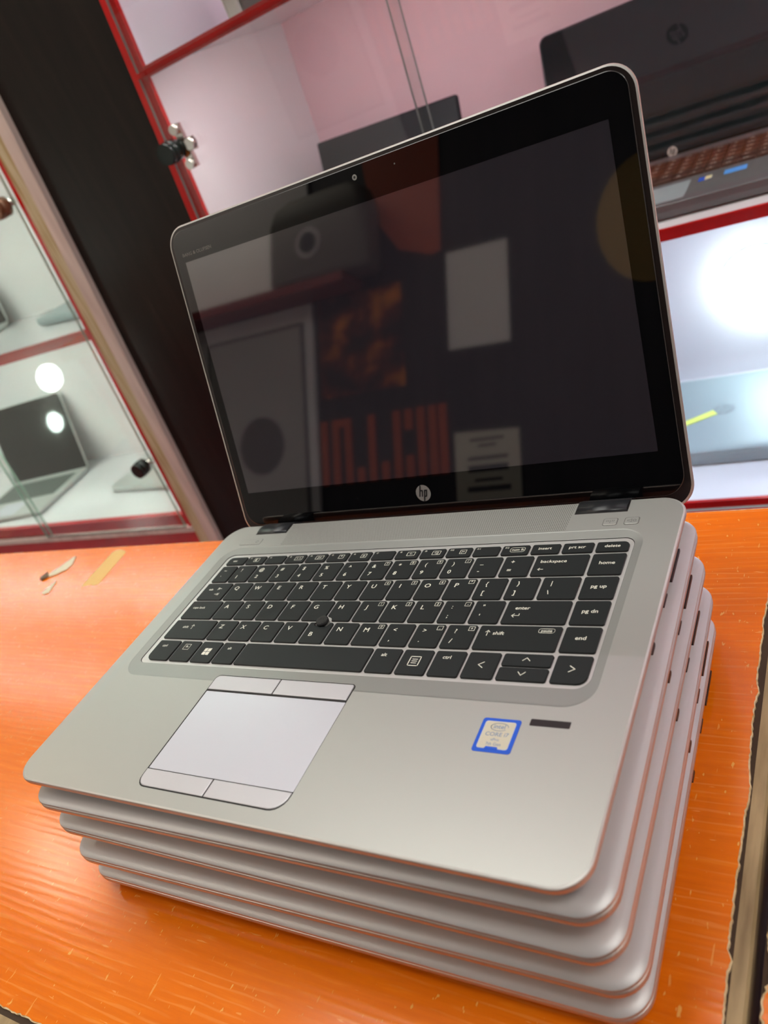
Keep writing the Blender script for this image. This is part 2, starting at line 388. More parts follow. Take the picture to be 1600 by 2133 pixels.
b = MB(); b.box(-1560, 330, -60, -40, FLOOR_Z, TZ-40); b.box(-1560, 330, 310, 330, FLOOR_Z, TZ-40); b.box(310, 330, -40, 310, FLOOR_Z, TZ-40); b.box(-1560, -1540, -40, 310, FLOOR_Z, TZ-40)
b.build('base_panel', RED, ctr, co)
# neighbouring counter beyond the gap
c2 = thing('counter', (800, 135, FLOOR_Z), 0, 'second orange counter at the right edge, beyond the dark gap', 'counter'); co2 = (800, 135, FLOOR_Z)
le = []
y = -90
while y < 200:
    le.append((378.6 + 1.0*math.sin(y*0.21) + (random.random()-0.5)*1.1, y)); y += 1.5
b = MB(); b.prism([(1300,-90),(1300,200)] + list(reversed(le)), TZ-0.9, TZ, 0, 1); b.build('laminate_sheet', [ORG, CHIP], c2, co2)
b = MB(); b.prism([(1300,-91),(1300,200)] + [(p[0]-0.7-0.5*random.random(), p[1]) for p in reversed(le)], TZ-1.6, TZ-0.35); b.build('chipped_rim', CHIP, c2, co2)
b = MB(); b.box(376.2, 1300, -92, 200, TZ-6, TZ-1.6); b.build('glue_layer', GLUE, c2, co2)
b = MB(); b.box(375.4, 1300, -92, 200, TZ-40, TZ-6); b.build('edge_board', WOOD, c2, co2)
b = MB(); b.box(420, 1280, -60, 180, FLOOR_Z, TZ-40); b.build('base_panel', RED, c2, co2)
# ================================================================== CABINETS
FY = 846.0
def leanL(x, y, z): return (x + 0.098*z, y, z)
def kR(x):
    P = ((-471,.097),(-434,.074),(-40,.070),(500,.03),(1500,.0))
    if x <= P[0][0]: return P[0][1]
    for (a, ka), (c_, kc) in zip(P[:-1], P[1:]):
        if x <= c_: return ka + (kc-ka)*(x-a)/(c_-a)
    return 0.0
def leanR(x, y, z): return (x + kR(x)*z, y, z)
rc = thing('display_cabinet', (300, 1050, FLOOR_Z), 0, 'red framed glass display cabinet to the right of the black panel, pink and white inside', 'cabinet'); ro = (300, 1050, FLOOR_Z)
lc = thing('display_cabinet', (-1700, 1050, FLOOR_Z), 0, 'glass display cabinet at the far left with beige edge and greenish white shelves', 'cabinet'); lo = (-1700, 1050, FLOOR_Z)
def part(name, m_, root, org, lean, *boxes):
    b = MB()
    for bx in boxes:
        if len(bx) == 6:
            x0,x1,y0,y1,z0,z1 = bx
            # split wide boxes so the lean varies smoothly
            b.box(*bx)
    b.xf(lean); return b.build(name, m_, root, org)
RX1 = 1500; RYB = 1250
part('front_frame', RED, rc, ro, leanR, (-471,-436,FY+5,FY+12,-700,1200))
part('side_panel', WHT, rc, ro, leanR, (-471,-455,FY+12,RYB,-700,1200))
part('side_panel', WHT, rc, ro, lambda x,y,z:(x,y,z), (RX1,RX1+18,FY+6,RYB,-700,1200))
PNK = mat('pinkish_back_panel', linear=(0.74,0.55,0.58), rough=0.22)
part('back_panel', PNK, rc, ro, lambda x,y,z:(x,y,z), (-500,RX1,RYB,RYB+12,-46,1200))
part('back_panel', WHT, rc, ro, lambda x,y,z:(x,y,z), (-540,RX1,RYB,RYB+12,-700,-59))
for (z0, z1, y0) in ((342,355,FY+6),(-59,-46,FY+12),(-462,-446,FY+12),(754,768,FY+6)):
    part('shelf', WHT, rc, ro, leanR, (-462 ,RX1,y0+6,RYB,z0+(10 if z0 > 300 else 0),z1))
    part('shelf_front', RED, rc, ro, leanR, (-440,RX1,y0,y0+6,z0-0.5,z1+0.5))
part('top_panel', RED, rc, ro, leanR, (-471,RX1,FY+6,RYB,1200,1220))
part('plinth', RED, rc, ro, leanR, (-530,RX1,FY+4,RYB,FLOOR_Z,-700),(-462,RX1,FY+4,FY+20,-700,-462))
def pane(x0, x1, y, z0, z1, root, org, lean, edge, name='glass_pane'):
    b = MB(); i = b.ring([(x0,y,z0),(x1,y,z0),(x1,y,z1),(x0,y,z1)]); j = b.ring([(x0,y+5,z0),(x1,y+5,z0),(x1,y+5,z1),(x0,y+5,z1)])
    b.face(i, 0); b.face(list(reversed(j)), 0)
    for k in range(4): b.face((i[k], j[k], j[(k+1)%4], i[(k+1)%4]), 1)
    b.xf(lean); return b.build(name, [GLASS, edge], root, org)
pane(-451, -36, FY-1, -446, 344, rc, ro, leanR, GEDGE2)
pane(-47, 800, FY-9, -446, 344, rc, ro, leanR, GEDGE2)
pane(-449, -36, FY-1, 351, 760, rc, ro, leanR, GEDGE2)
pane(-47, 800, FY-9, 351, 760, rc, ro, leanR, GEDGE2)
# left cabinet
LXR, LXL, LYB = -744, -2600, 1185
idn = lambda x,y,z:(x,y,z)
part('end_edge', BEIGE, lc, lo, leanL, (-772,LXR,FY-2,FY+60,-880,1200))
part('side_panel', WHT, lc, lo, leanL, (-800,-770,FY+60,LYB,-880,1200))
part('ply_edge', TAN, lc, lo, leanL, (-799,-772,FY-2,FY+60,-880,1200))
part('front_frame', RED, lc, lo, leanL, (-812,-799,FY+0,FY+60,-880,1200))
part('back_panel', WHT, lc, lo, idn, (LXL,-700,LYB,LYB+12,-880,1200))
part('side_panel', WHT, lc, lo, idn, (LXL-18,LXL,FY+10,LYB,-880,1200))
for z0, z1 in ((22,38),(424,440),(826,842)):
    part('shelf', WHT, lc, lo, idn, (LXL,-800,FY+22,LYB,z0,z1))
    part('shelf_front', RED, lc, lo, leanL, (LXL,-806,FY+14,FY+22,z0-4.5,z1))
part('floor_panel', WHT, lc, lo, idn, (LXL,-830,FY+22,LYB,-402,-385))
part('bottom_rail', RED, lc, lo, leanL, (LXL,-800,FY+8,FY+22,-412,-385))
part('bottom_track', BEIGE, lc, lo, leanL, (LXL,-800,FY-4,FY+8,-424,-412))
part('plinth', RED, lc, lo, leanL, (LXL,-800,FY+2,FY+60,-880,-424))
part('top_panel', RED, lc, lo, leanL, (LXL,LXR,FY+2,LYB,1200,1220))
pane(-1312, -819.5, FY-4, -412, 1000, lc, lo, leanL, GEDGE)
pane(LXL, -1302, FY+4, -412, 1000, lc, lo, leanL, GEDGE)
# black panel between the cabinets
b = MB(); b.box(-743, -472, FY+10, FY+60, FLOOR_Z, 1400); b.xf(lambda x,y,z:(x+0.098*z,y,z))
tag(b.build('partition_panel', BLK, None, (-600, 870, FLOOR_Z)), 'tall black wooden panel between the left and right display cabinets', 'panel')

# locks and knobs
def lock(name, x, y, z, r, body, root, org, bracket=True):
    g = lambda a,b_,c_: (a+x, b_+y, c_+z)
    b = MB(); b.tube((0,-26,0),(0,-18,0), r*0.9, r); b.tube((0,-18,0),(0,0,0), r, r*0.96); o = b.xf(g).build(name, body, root, org)
    b = MB()
    if bracket:
        b.prism(rrect(2,38,-2,4,1,2), -9, 9); b.prism(rrect(12,26,-3,5,1,2), -30, 30)
        b.tube((19,1,24),(19,-10,24),7); b.tube((19,1,-24),(19,-10,-24),7); b.tube((34,1,0),(34,-9,0),8)
        b.xf(g).build('bracket', CHROME, o, org)
    else:
        b.tube((0,0,0),(16,10,4), r*0.45, r*0.4); b.xf(g).build('stem', CHROME, o, org)
lock('lock', -414, FY-4, 246, 16, LOCKB, rc, ro)
lock('knob', -812, FY-6, 276, 17, BRASS, lc, lo, False)
lock('knob', -862, FY-6, -249, 17, LOCKB, lc, lo, False)

# puck lights: round lights added to make bright and mirrored spots
def puck(x, y, z, r, axis, label, m_=PUCK, h=1.0):
    t = thing('puck_light', (x, y, z), 0, label, 'LED light')
    a = Vector(axis); u = a.orthogonal().normalized(); w_ = a.cross(u)
    b = MB(); b.tube((0,0,0), tuple(a*4), r*1.02, r*1.02, 32); b.build('rim', WHT, t)
    b = MB(); rings = []
    for k in range(8):
        f = math.pi/2*k/7.5
        rings.append([a*(4+r*h*math.sin(f)) + (u*math.cos(q)+w_*math.sin(q))*r*math.cos(f) for q in [2*math.pi*i_/32 for i_ in range(32)]])
    b.loft(rings, sm=True); b.build('lens', m_, t)
    return t
puck(250, RYB, -286, 60, (0,-1,0), 'very bright round light on the back wall of the lower right compartment', mat('puck_blue_white', emit=(228,244,255), power=20), 0.8)  # added glow in place of the bright spot on this wall
puck(XL, -510, 72, 54, (1,0,0), 'round light on the left wall, the upper one', mat('puck_mint', emit=(235,255,245), power=60), 0.5)  # added so its mirror image falls on the silver laptop's screen
puck(XL, -545, -430, 64, (1,0,0), 'round light on the left wall, the lower one', mat('puck_mint', emit=(235,255,245), power=60), 0.5)  # added so its mirror image falls in the left cabinet's pane
def strip(x0, x1, y, z, label, power=P_STRIP, rgb=(255,236,236)):  # unseen strips added to brighten the cabinet compartments
    t = thing('light_strip', ((x0+x1)/2, y, z), 0, label, 'LED strip'); h = (x1-x0)/2
    b = MB(); b.box(-h, h, -4, 4, -1.2, 0); b.build('rail', WHT, t)
    b = MB(); b.box(-h+3, h-3, -3, 3, -3, -1.2); b.build('diffuser', mat('strip_light_%d_%d' % (power, rgb[2]), emit=rgb, power=power), t)
strip(-290, 0, FY+18, 352, 'short light strip under the upper shelf of the right cabinet, left end', 260, (255,236,242))
strip(640, 1300, FY+18, 352, 'long light strip under the upper shelf of the right cabinet, right end', 420, (255,236,242))
strip(-410, 1300, FY+18, 764, 'light strip under the top shelf of the right cabinet', 120, (245,225,250))
strip(-2400, -850, FY+30, 424, 'light strip under the middle shelf of the left cabinet', 110, (235,255,240))
strip(-2400, -850, FY+27, 22, 'light strip under the lower shelf of the left cabinet', 130, (235,255,240))
strip(-2400, -850, FY+30, 826, 'light strip under the top shelf of the left cabinet', 130, (235,255,240))
strip(-300, 1300, FY+23, -59, 'light strip under the lower shelf of the right cabinet', 110, (205,222,255))

# ================================================================== LAPTOPS ON THE SHELVES
def shelf_laptop(loc, rz, W_, D_, th, label, base_m, lid_m, lid_len=0, tilt=0, keys_m=None, screen_m=None, badge=False, lid_r=12, back_logo=False, tape=False, stickers=False):
    """origin: middle of the hinge line, on the shelf; the base reaches towards -y"""
    t = thing('laptop', loc, rz, label, 'laptop')
    b = MB()
    b.loft([[(x,y,z) for x,y in rrect(-W_/2+e, W_/2-e, -D_+e, -e, 10, 5)] for z, e in ((0,12),(2.5,4),(th*0.55,0.6),(th-0.8,0),(th,0.8))], sm=False)
    b.build('base', base_m, t)
    if lid_len:
        b = MB(); b.prism(rrect(-W_*0.42, W_*0.42, -D_*0.60, -D_*0.12, 3, 3), th-0.3, th+0.2, 1)
        nc = 14; kw = W_*0.82/nc; kh = D_*0.46/6
        for r_ in range(6):
            for c_ in range(nc):
                x0 = -W_*0.41 + c_*kw; y0 = -D_*0.59 + r_*kh
                if r_ == 0 and 4 <= c_ <= 7: continue
                b.prism([(x0+0.8,y0+0.8),(x0+kw-0.8,y0+0.8),(x0+kw-0.8,y0+kh-0.8),(x0+0.8,y0+kh-0.8)], th+0.2, th+1.6)
                if keys_m is BRNK:
                    add_text(b, random.choice('QWERTYUIOPASDFGHJKLZXCVBNM'), x0+kw*0.4, y0+kh*0.55, th+1.75, 9, mi=2)
        b.prism([(-W_*0.41+4*kw,-D_*0.59+1),(-W_*0.41+8*kw-1,-D_*0.59+1),(-W_*0.41+8*kw-1,-D_*0.59+kh-1),(-W_*0.41+4*kw,-D_*0.59+kh-1)], th+0.2, th+1.6)
        b.build('keyboard', [keys_m, keys_m, LTEXT], t)
        b = MB(); b.prism(rrect(-W_*0.16, W_*0.14, -D_*0.95, -D_*0.66, 3, 3), th, th+0.35); b.build('touchpad', PADM if base_m is SILVB else GREYL, t)
        a = math.radians(90-tilt); ca, sa = math.cos(a), math.sin(a)
        up = lambda x, v_, w_: (x, -4 + v_*ca - w_*sa, th*0.5 + v_*sa + w_*ca)
        b = MB(); b.loft([[(x,y,z) for x,y in rrect(-W_/2+e, W_/2-e, e, lid_len-e, lid_r, 6)] for z, e in ((-6,6),(-4,0.6),(-0.6,0),(0,0.8))]); b.xf(up); lid = b.build('lid', lid_m, t)
        b = MB(); b.prism(rrect(-W_/2+3, W_/2-3, 4, lid_len-3, max(lid_r-2,1), 6), 0, 0.8); b.xf(up); b.build('display', screen_m, lid)
        if badge:
            b = MB(); hp_mark(b, 0, 16, 7, 0.9); b.xf(up); b.build('badge', [LTEXT, BLKP], lid)
        if stickers:
            b = MB(); b.prism(rrect(58, 74, -D_+62, -D_+76, 1, 2), th, th+0.3, 0); b.prism(rrect(66, 74, -D_+62, -D_+76, 1, 2), th+0.3, th+0.4, 1)
            b.prism(rrect(88, 114, -D_+62, -D_+80, 1, 2), th, th+0.3, 2)
            b.build('sticker', [BLUE, mat('pale_yellow', linear=(0.75,0.70,0.40), rough=0.4), mat('sky_sticker', linear=(0.08,0.33,0.80), rough=0.4)], t)
    else:
        b = MB(); b.loft([[(x,y,z) for x,y in rrect(-W_/2+e, W_/2-e, -D_+e, -e, 12, 6)] for z, e in ((th+0.6,0.5),(th+2,0),(th+5,1.5),(th+6.5,7),(th+7,16))], sm=False); lid = b.build('lid', lid_m, t)
        if back_logo:
            b = MB(); hp_mark(b, 0, 0, 16, 0); b.xf(lambda x,y,z:(x*1.1, -D_/2+y, th+7+z*0.4)); b.build('badge', [mat('dull_badge', linear=(0.24,0.30,0.31), rough=0.3), GREYL], lid)
    return t
# right cabinet, middle shelf: black open laptop, seen at the right
tA = shelf_laptop((181, 1128, -46), math.radians(0), 345, 238, 20, 'black open laptop with brown keyboard on the middle shelf of the right cabinet', GREYB, DARKL, 232, 24, BRNK, DARKS, badge=True, stickers=True)
shelf_laptop((-266, 1112, -46), math.radians(-19), 352, 235, 20, 'dark open laptop behind the two glass edges, mostly hidden by the top laptop', DARKL, DARKL, 198, 12, GRYK, DARKS, lid_r=3.5)
tD = shelf_laptop((192, 1192, -446), math.radians(0), 345, 242, 22, 'closed grey laptop with yellow tape on the bottom shelf of the right cabinet', GREYL, GREYL, back_logo=True)
b = MB(); b.prism([(0,0),(8,-11),(66,24),(58,38)], 0, 0.4)
tag(b.xf(lambda x,y,z:(x+118,y+1034,z-416.6)).build('tape_strip', TAPEY, None, (118, 1034, -416.6)), 'yellow green tape strip stuck on the closed grey laptop', 'tape')
# left cabinet
shelf_laptop((-1605, 1102, -385), math.radians(7), 305, 215, 14, 'open silver laptop with dark screen in the lower left compartment', SILVB, SILVB, 222, 15, GRYK, DARKS)
shelf_laptop((-1050, 1170, -385), math.radians(-4), 300, 205, 12, 'closed pale laptop beside the open silver one, lower left compartment', SILVB, SILVB)
shelf_laptop((-1590, 1130, 38), math.radians(8), 305, 215, 14, 'open laptop with dark screen at the left frame edge, upper left compartment', SILVB, SILVB, 215, 7, GRYK, DARKS)
shelf_laptop((-960, 1172, 38), math.radians(-14), 290, 205, 14, 'closed grey laptop lying on the upper shelf of the left cabinet', GREYL, GREYL)
# a tall grey device on the top shelf of the right cabinet
t = thing('storage_box', (-190, 960, 357), math.radians(12), 'dark box with a grey beige side on the upper shelf of the right cabinet', 'box')
b = MB(); b.prism(rrect(-70,90,-60,60,6,3), 0, 150); b.build('body', mat('dark_box', linear=(0.10,0.075,0.07), rough=0.4), t)
b = MB(); b.prism(rrect(-92,-70,-62,62,5,3), 0, 150); b.build('side_cover', mat('grey_beige', linear=(0.36,0.33,0.28), rough=0.5), t)

# ================================================================== BEHIND THE CAMERA (seen mirrored in the screen)
def flat(name, pts, m_, label, cat, y=YB, th=3, group=None):
    b = MB()
    b.loft([[(x, y+th, z) for x, z in pts], [(x, y+0.5, z) for x, z in pts]])
    cx = sum(p[0] for p in pts)/len(pts); cz = min(p[1] for p in pts)
    return tag(b.build(name, m_, None, (cx, y, cz)), label, cat, group)
PAPW = mat('white_paper', linear=(0.80,0.79,0.77), rough=0.7)
PAPG = mat('cream_paper', linear=(0.62,0.60,0.50), rough=0.7)
INK = mat('ink', linear=(0.05,0.05,0.06), rough=0.7)
ORL = mat('orange_lettering', linear=(0.45,0.075,0.02), rough=0.6)
YLW = mat('mustard_panel', linear=(0.36,0.24,0.06), rough=0.6)
REDP = mat('rust_red_panel', linear=(0.45,0.09,0.04), rough=0.6)
flat('notice_sheet', [(-699,552),(-499,545),(-493,843),(-693,846)], PAPW, 'white sheet taped on the dark wall mirrored in the open screen, upper one', 'paper')
ns = flat('notice_sheet', [(-697,82),(-488,79),(-487,292),(-696,300)], PAPG, 'cream sheet with printed lines mirrored in the open screen, lower one', 'paper')
b = MB()
for zz, w_, h_ in ((268,110,7),(250,60,6),(212,130,9),(176,130,20),(148,90,8),(118,140,16)):
    b.loft([[(-590-w_/2,YB+3.2,zz),(-590+w_/2,YB+3.2,zz),(-590+w_/2,YB+3.2,zz+h_),(-590-w_/2,YB+3.2,zz+h_)],[(-590-w_/2,YB+3.6,zz),(-590+w_/2,YB+3.6,zz),(-590+w_/2,YB+3.6,zz+h_),(-590-w_/2,YB+3.6,zz+h_)]])
o_ = ns; b.build('printed_lines', INK, o_, (sum((-697,-488,-487,-696))/4, YB, 79))
# big orange block letters (read mirrored in the screen)
ltr = thing('wall_lettering', (-960, YB, 180), 0, 'big orange block lettering on the dark wall mirrored in the open screen', 'lettering')
def stroke(b, x0, x1, z0, z1): b.loft([[(x0,4,z0),(x1,4,z0),(x1,4,z1),(x0,4,z1)][::1], [(x0,0.5,z0),(x1,0.5,z0),(x1,0.5,z1),(x0,0.5,z1)]])
W3 = 27
shapes = [ [(-240,-213,0,215)], [(-192,-165,0,215),(-142,-115,0,215),(-165,-142,190,215)], [(-95,-68,0,50)], [(-48,-21,0,215)], [(0,27,0,60)], [(48,75,0,215),(92,119,0,70),(92,119,150,215)], [(136,163,0,215),(178,205,0,215)], [(214,241,0,215)] ]
for sset in shapes:
    b = MB()
    for s_ in sset: stroke(b, *s_)
    b.build('letter', ORL, ltr)
pts = [(-60+150*math.cos(a_), 800+175*math.sin(a_)) for a_ in [2*math.pi*k/32 for k in range(32)]]
flat('mustard_disc', [(x-20, z) for x, z in pts], YLW, 'mustard oval panel on the dark wall mirrored in the open screen', 'panel')
flat('rust_panel', [(-705,1075),(-700,1250),(-990,1250),(-975,1150),(-930,1000),(-860,900),(-743,856),(-712,862)], REDP, 'rust red tapering panel high on the dark wall mirrored in the open screen', 'panel')
OR2 = mat('flame_print', linear=(0.30,0.07,0.02), rough=0.6)
v = tex_coord(OR2); setc(OR2, ramp(OR2, noise(OR2, v, 9, 3), [(0.40,(0.025,0.02,0.025)),(0.52,(0.16,0.03,0.015)),(0.66,(0.7,0.22,0.03))]))
flat('dark_poster', [(-1190,470),(-860,470),(-860,800),(-1190,800)], OR2, 'dark poster with an orange glow on the wall mirrored in the open screen', 'poster')
# white cabinet at the viewer's back left
wc = thing('white_cabinet', (-1760, -1250, FLOOR_Z), 0, 'pale cabinet with a red shelf edge mirrored in the open screen', 'cabinet'); wo = (-1760, -1250, FLOOR_Z)
part('body', WHT, wc, wo, idn, (-2400,-1210,YB+0.5,YB+14,FLOOR_Z,800))
part('upper_panel', WHT, wc, wo, idn, (-2400,-1210,YB+0.5,YB+10,838,1500))
part('shelf', mat('dull_red_edge', linear=(0.22,0.03,0.03), rough=0.4), wc, wo, idn, (-2400,-1000,YB+0.5,YB+120,806,836))
GRD = mat('grey_door', linear=(0.42,0.41,0.40), rough=0.3)
part('door_border', mat('dark_border', linear=(0.10,0.10,0.11), rough=0.4), wc, wo, idn, (-1700,-1245,YB+14,YB+17,60,742))
part('door_face', GRD, wc, wo, idn, (-1688,-1257,YB+17,YB+21,72,730))
b = MB(); b.tube((-1449,YB+21,342),(-1449,YB+24,342),100,100,40); b.build('round_emblem', mat('dark_emblem', linear=(0.12,0.11,0.115), rough=0.4), wc, wo)
t = thing('carry_bag', (-1110, YB+62, 836), 0, 'grey carry bag with round emblem, mirrored in the open screen', 'bag')
b = MB(); b.loft([[(x,y,z) for x,y in rrect(-200+e,200-e,-55+e*0.5,55-e*0.5,30,5)] for z,e in ((0,8),(20,0),(210,4),(260,20),(290,60))], sm=True); b.build('body', mat('bag_grey', linear=(0.16,0.15,0.135), rough=0.6), t)
b = MB(); b.tube((-20,54,120),(-20,58,120),50,50,30); b.build('emblem', GRD, t)
b = MB(); b.tube((-20,58,120),(-20,60,120),34,34,30); b.build('emblem_centre', BLKP, t)
def glow(x, z, w_, h_, label):
    t = thing('wall_light', (x, YB, z), 0, label, 'light')
    b = MB(); b.prism([(-w_/2-6,0),(w_/2+6,0),(w_/2+6,10),(-w_/2-6,10)], -6, h_+6); b.build('housing', CEILM, t)
    b = MB(); b.prism([(-w_/2,10),(w_/2,10),(w_/2,16),(-w_/2,16)], 0, h_); b.build('diffuser', mat('warm_wall_light', emit=(255,240,205), power=22.0), t)
glow(-2690, 380, 62, 95, 'small warm light box on the far wall mirrored in the open screen, upper left')
glow(-2865, 560, 26, 80, 'narrow warm light on the far wall mirrored in the open screen')

# ================================================================== THE STACKED LAPTOPS
LW, LD, CR = 338.0, 234.0, 15.0
BH = 11.7                      # deck height above the feet
OX, OY = 169.0, 117.0
def L(x, y, z): return (x-OX, y-OY, z+BH)      # laptop coordinates -> thing's own
def base_rings(spec): return [[(x, y, z) for x, y in rrect(e, LW-e, e, LD-e, max(CR-e*0.5, 3), 10)] for z, e in spec]
def build_base(root, closed=True):
    """underside, copper rim and side, bright chamfer"""
    b = MB()
    b.loft(base_rings(((-11.0,17),(-10.2,10),(-7.6,4.2),(-5.0,1.2),(-3.6,0.35))), sm=[True]*4, cap1=False)
    b.xf(L).build('base_shell', LIDM, root)
    b = MB()
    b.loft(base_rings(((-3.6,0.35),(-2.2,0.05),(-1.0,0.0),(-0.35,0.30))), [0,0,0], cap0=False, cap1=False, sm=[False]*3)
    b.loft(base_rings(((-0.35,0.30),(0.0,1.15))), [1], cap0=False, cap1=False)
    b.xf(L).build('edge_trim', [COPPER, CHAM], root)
    b = MB()
    for x0, x1, y0, y1 in ((40,298,20,26),(40,298,205,211)): b.prism(rrect(x0, x1, y0, y1, 2.9, 4), -11.7, -10.6)
    b.xf(L).build('rubber_foot', RUB, root)
    # sockets on the right side
    for (y0, y1, z0, z1, m_) in ((169,194,-6.4,-4.4,BLKP),(149,158.5,-4.7,-3.4,BLKP),(118.5,125.5,-5.4,-2.9,BLKP)):
        b = MB(); yc, zc = (y0+y1)/2, (z0+z1)/2; hy, hz = (y1-y0)/2, (z1-z0)/2
        o_ = rrect(-hy, hy, -hz, hz, min(hy, hz)*0.95, 4)
        b.loft([[(334.0, yc+u, zc+w_) for u, w_ in o_], [(337.95, yc+u, zc+w_) for u, w_ in o_]])
        b.xf(L).build('side_port', m_, root)
LIDR = ((0.35,0.30),(1.1,0.0),(2.0,0.35),(2.9,1.3),(3.8,3.2),(4.6,6.2),(5.1,10.5),(5.35,16.0),(5.4,30))
def lid_rings(off=0): return [[(x, y, h) for x, y in rrect(e, LW-e, e, LD-e, max(CR-e*0.35, 4), 10)] for h, e in LIDR]

# ---- closed laptop prototype
G4 = 'closed laptops stacked under the open one'
names = ('first closed silver laptop, directly under the open laptop', 'second closed silver laptop of the stack, counting from the top',
         'third closed silver laptop of the stack, just above the lowest', 'lowest closed silver laptop, resting on the orange counter')
fit = ((3.74,-2.10,0.011,-17.2),(3.17,-3.08,0.003,-39.9),(4.47,-4.46,0.015,-62.6),(1.76,-3.54,0.010,-85.3))
def closed_laptop():
    root = thing('laptop', (0,0,0), 0, None, 'laptop', G4)
    build_base(root)
    b = MB()
    dk = rrect(1.15, LW-1.15, 1.15, LD-1.15, CR-0.6, 10)
    b.prism(dk, -0.02, 0.02); b.xf(L).build('deck', GAPM, root)
    b = MB(); r_ = lid_rings(); b.loft(r_[2:], sm=[True]*(len(r_)-3), cap0=False); b.xf(L); lid = b.build('lid', LIDM, root)
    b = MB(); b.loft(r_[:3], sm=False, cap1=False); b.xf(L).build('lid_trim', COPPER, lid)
    b = MB(); hp_mark(b, 169, 117, 17, 5.4); b.xf(L).build('lid_badge', [LOGO, BLKP], lid)
    return root
proto = closed_laptop()
for k, (dx, dy, th_, zs) in enumerate(fit):
    o = proto if k == 0 else copy_tree(proto)
    o.location = W(OX+dx, OY+dy, zs-0.35-BH+0.35); o.rotation_euler = (0,0,th_); o['label'] = names[k]

# ---- the open laptop on top
top = thing('laptop', (OX, OY, -BH), 0, 'open silver laptop with black keyboard and dark screen, on top of the stack', 'laptop')
build_base(top)
N = 10
outer = rrect(1.15, LW-1.15, 1.15, LD-1.15, CR-0.6, N)
tray_o = rrect(14.5, 320.5, 81.3, 207.0, (14,14,14,14), N)
tray_i = rrect(21.5, 316.2, 92.3, 199.5, (7.5,6,6,4.5), N)
WZ = -0.8
b = MB()
r0 = b.ring([(x,y,0) for x,y in outer]); r1 = b.ring([(x,y,0) for x,y in tray_o])
b.bridge(r0, r1, 0)
b.xf(L).build('palm_rest_deck', ALU, top)
b = MB(); r1 = b.ring([(x,y,0) for x,y in tray_o])
r1b = b.ring([(x,y,-0.12) for x,y in rrect(15.2, 319.8, 82.2, 206.2, 13.5, N)])
r2 = b.ring([(x,y,-0.5) for x,y in tray_i]); b.bridge(r1, r1b, 0); b.bridge(r1b, r2, 0)
b.xf(L).build('tray_slope', mat('tray_silver', linear=(0.33,0.335,0.315), rough=0.38, metal=0.5), top)
b = MB(); r2 = b.ring([(x,y,-0.5) for x,y in tray_i]); r3 = b.ring([(x,y,WZ) for x,y in tray_i]); b.bridge(r2, r3, 1); 
r4 = b.ring([(x,y,WZ) for x,y in rrect(21.75, 315.95, 92.55, 199.25, (7.5,6,6,4.5), N)]); b.bridge(r3, r4, 1); b.face(r4, 0)
b.xf(L).build('keyboard_well', [WELL, GAPM], top)

# ---- keys
ST = (148.4, 130.6)
def key(x0, x1, y0, y1, legend=None, rc=(1.0,1.0,1.0,1.0), zt=0.25):
    """x0..y1 outline of the key's flat top"""
    def outline(e, grow_r=0.0):
        pts = rrect(x0-e, x1+e, y0-e, y1+e, tuple(r_+e*0.6 for r_ in rc), 4)
        if x0-1 < ST[0] < x1+1 and abs((y0+y1)/2-ST[1]) < 14 or (abs(x0-ST[0]) < 3 or abs(x1-ST[0]) < 3) and abs(y0-ST[1]) < 4:
            dense = []
            for k in range(len(pts)):
                (xa,ya),(xb,yb) = pts[k], pts[(k+1) % len(pts)]; n = max(1, int(math.hypot(xb-xa, yb-ya)/0.7))
                dense += [(xa+(xb-xa)*i/n, ya+(yb-ya)*i/n) for i in range(n)]
            rad = 5.6 - e*0.6; out = []
            for x, y in dense:
                d = math.hypot(x-ST[0], y-ST[1])
                if d < rad:
                    d = max(d, 0.01)
                    # push away from the pointing stick but stay on the key's side
                    if y0 > ST[1]-1: ang = math.atan2(max(y-ST[1], 0.4), x-ST[0])
                    else: ang = math.atan2(min(y-ST[1], -0.2), x-ST[0])
                    x, y = ST[0]+rad*math.cos(ang), ST[1]+rad*math.sin(ang)
                out.append((x, y))
            return out
        return pts
    ot = outline(0); n = len(ot)
    ri = [ot, outline(0.12), outline(0.16), outline(0.18)]
    if any(len(r_) != n for r_ in ri): # equalise by resampling on angle is not needed for plain keys
        cx, cy = sum(p[0] for p in ot)/n, sum(p[1] for p in ot)/n
        ri = [ot] + [[(cx+(x-cx)*(1+2*e/(x1-x0)), cy+(y-cy)*(1+2*e/(y1-y0))) for x, y in ot] for e in (0.12,0.16,0.18)]
    b = MB()
    ids = b.loft([[(x,y,z) for x,y in r_] for r_, z in zip(reversed(ri), (WZ+0.05, -0.3, zt-0.18, zt))], [1,1,0], cap0=False, sm=[False,False,True])
    k_ = b.xf(L).build('key', [KEYM, KEYS], top)
    if legend:
        b = MB(); legend(b, x0, y0, x1, y1, zt+0.03)
        if b.v: b.xf(L).build('key_legend', LEG, k_)
    return k_
def t_letter(ch): return lambda b,x0,y0,x1,y1,z: add_text(b, ch, x0+5.3, y1-5.2, z, 4.6, sx=1.12)
def boxed(ch):
    def f(b,x0,y0,x1,y1,z):
        bx, by = x1-2.6, y1-2.5
        add_line(b, [(bx-1.6,by-1.4),(bx+1.6,by-1.4),(bx+1.6,by+1.4),(bx-1.6,by+1.4)], 0.28, z, closed=True)
        add_text(b, ch, bx, by, z, 2.5)
    return f
def both(*fs):
    def f(*a):
        for g in fs: g(*a)
    return f
def t_two(up, lo): return lambda b,x0,y0,x1,y1,z: (add_text(b, up, x0+5.3, y1-4.6, z, 4.3), add_text(b, lo, x0+5.0, y0+4.7, z, 4.3, sx=1.1))
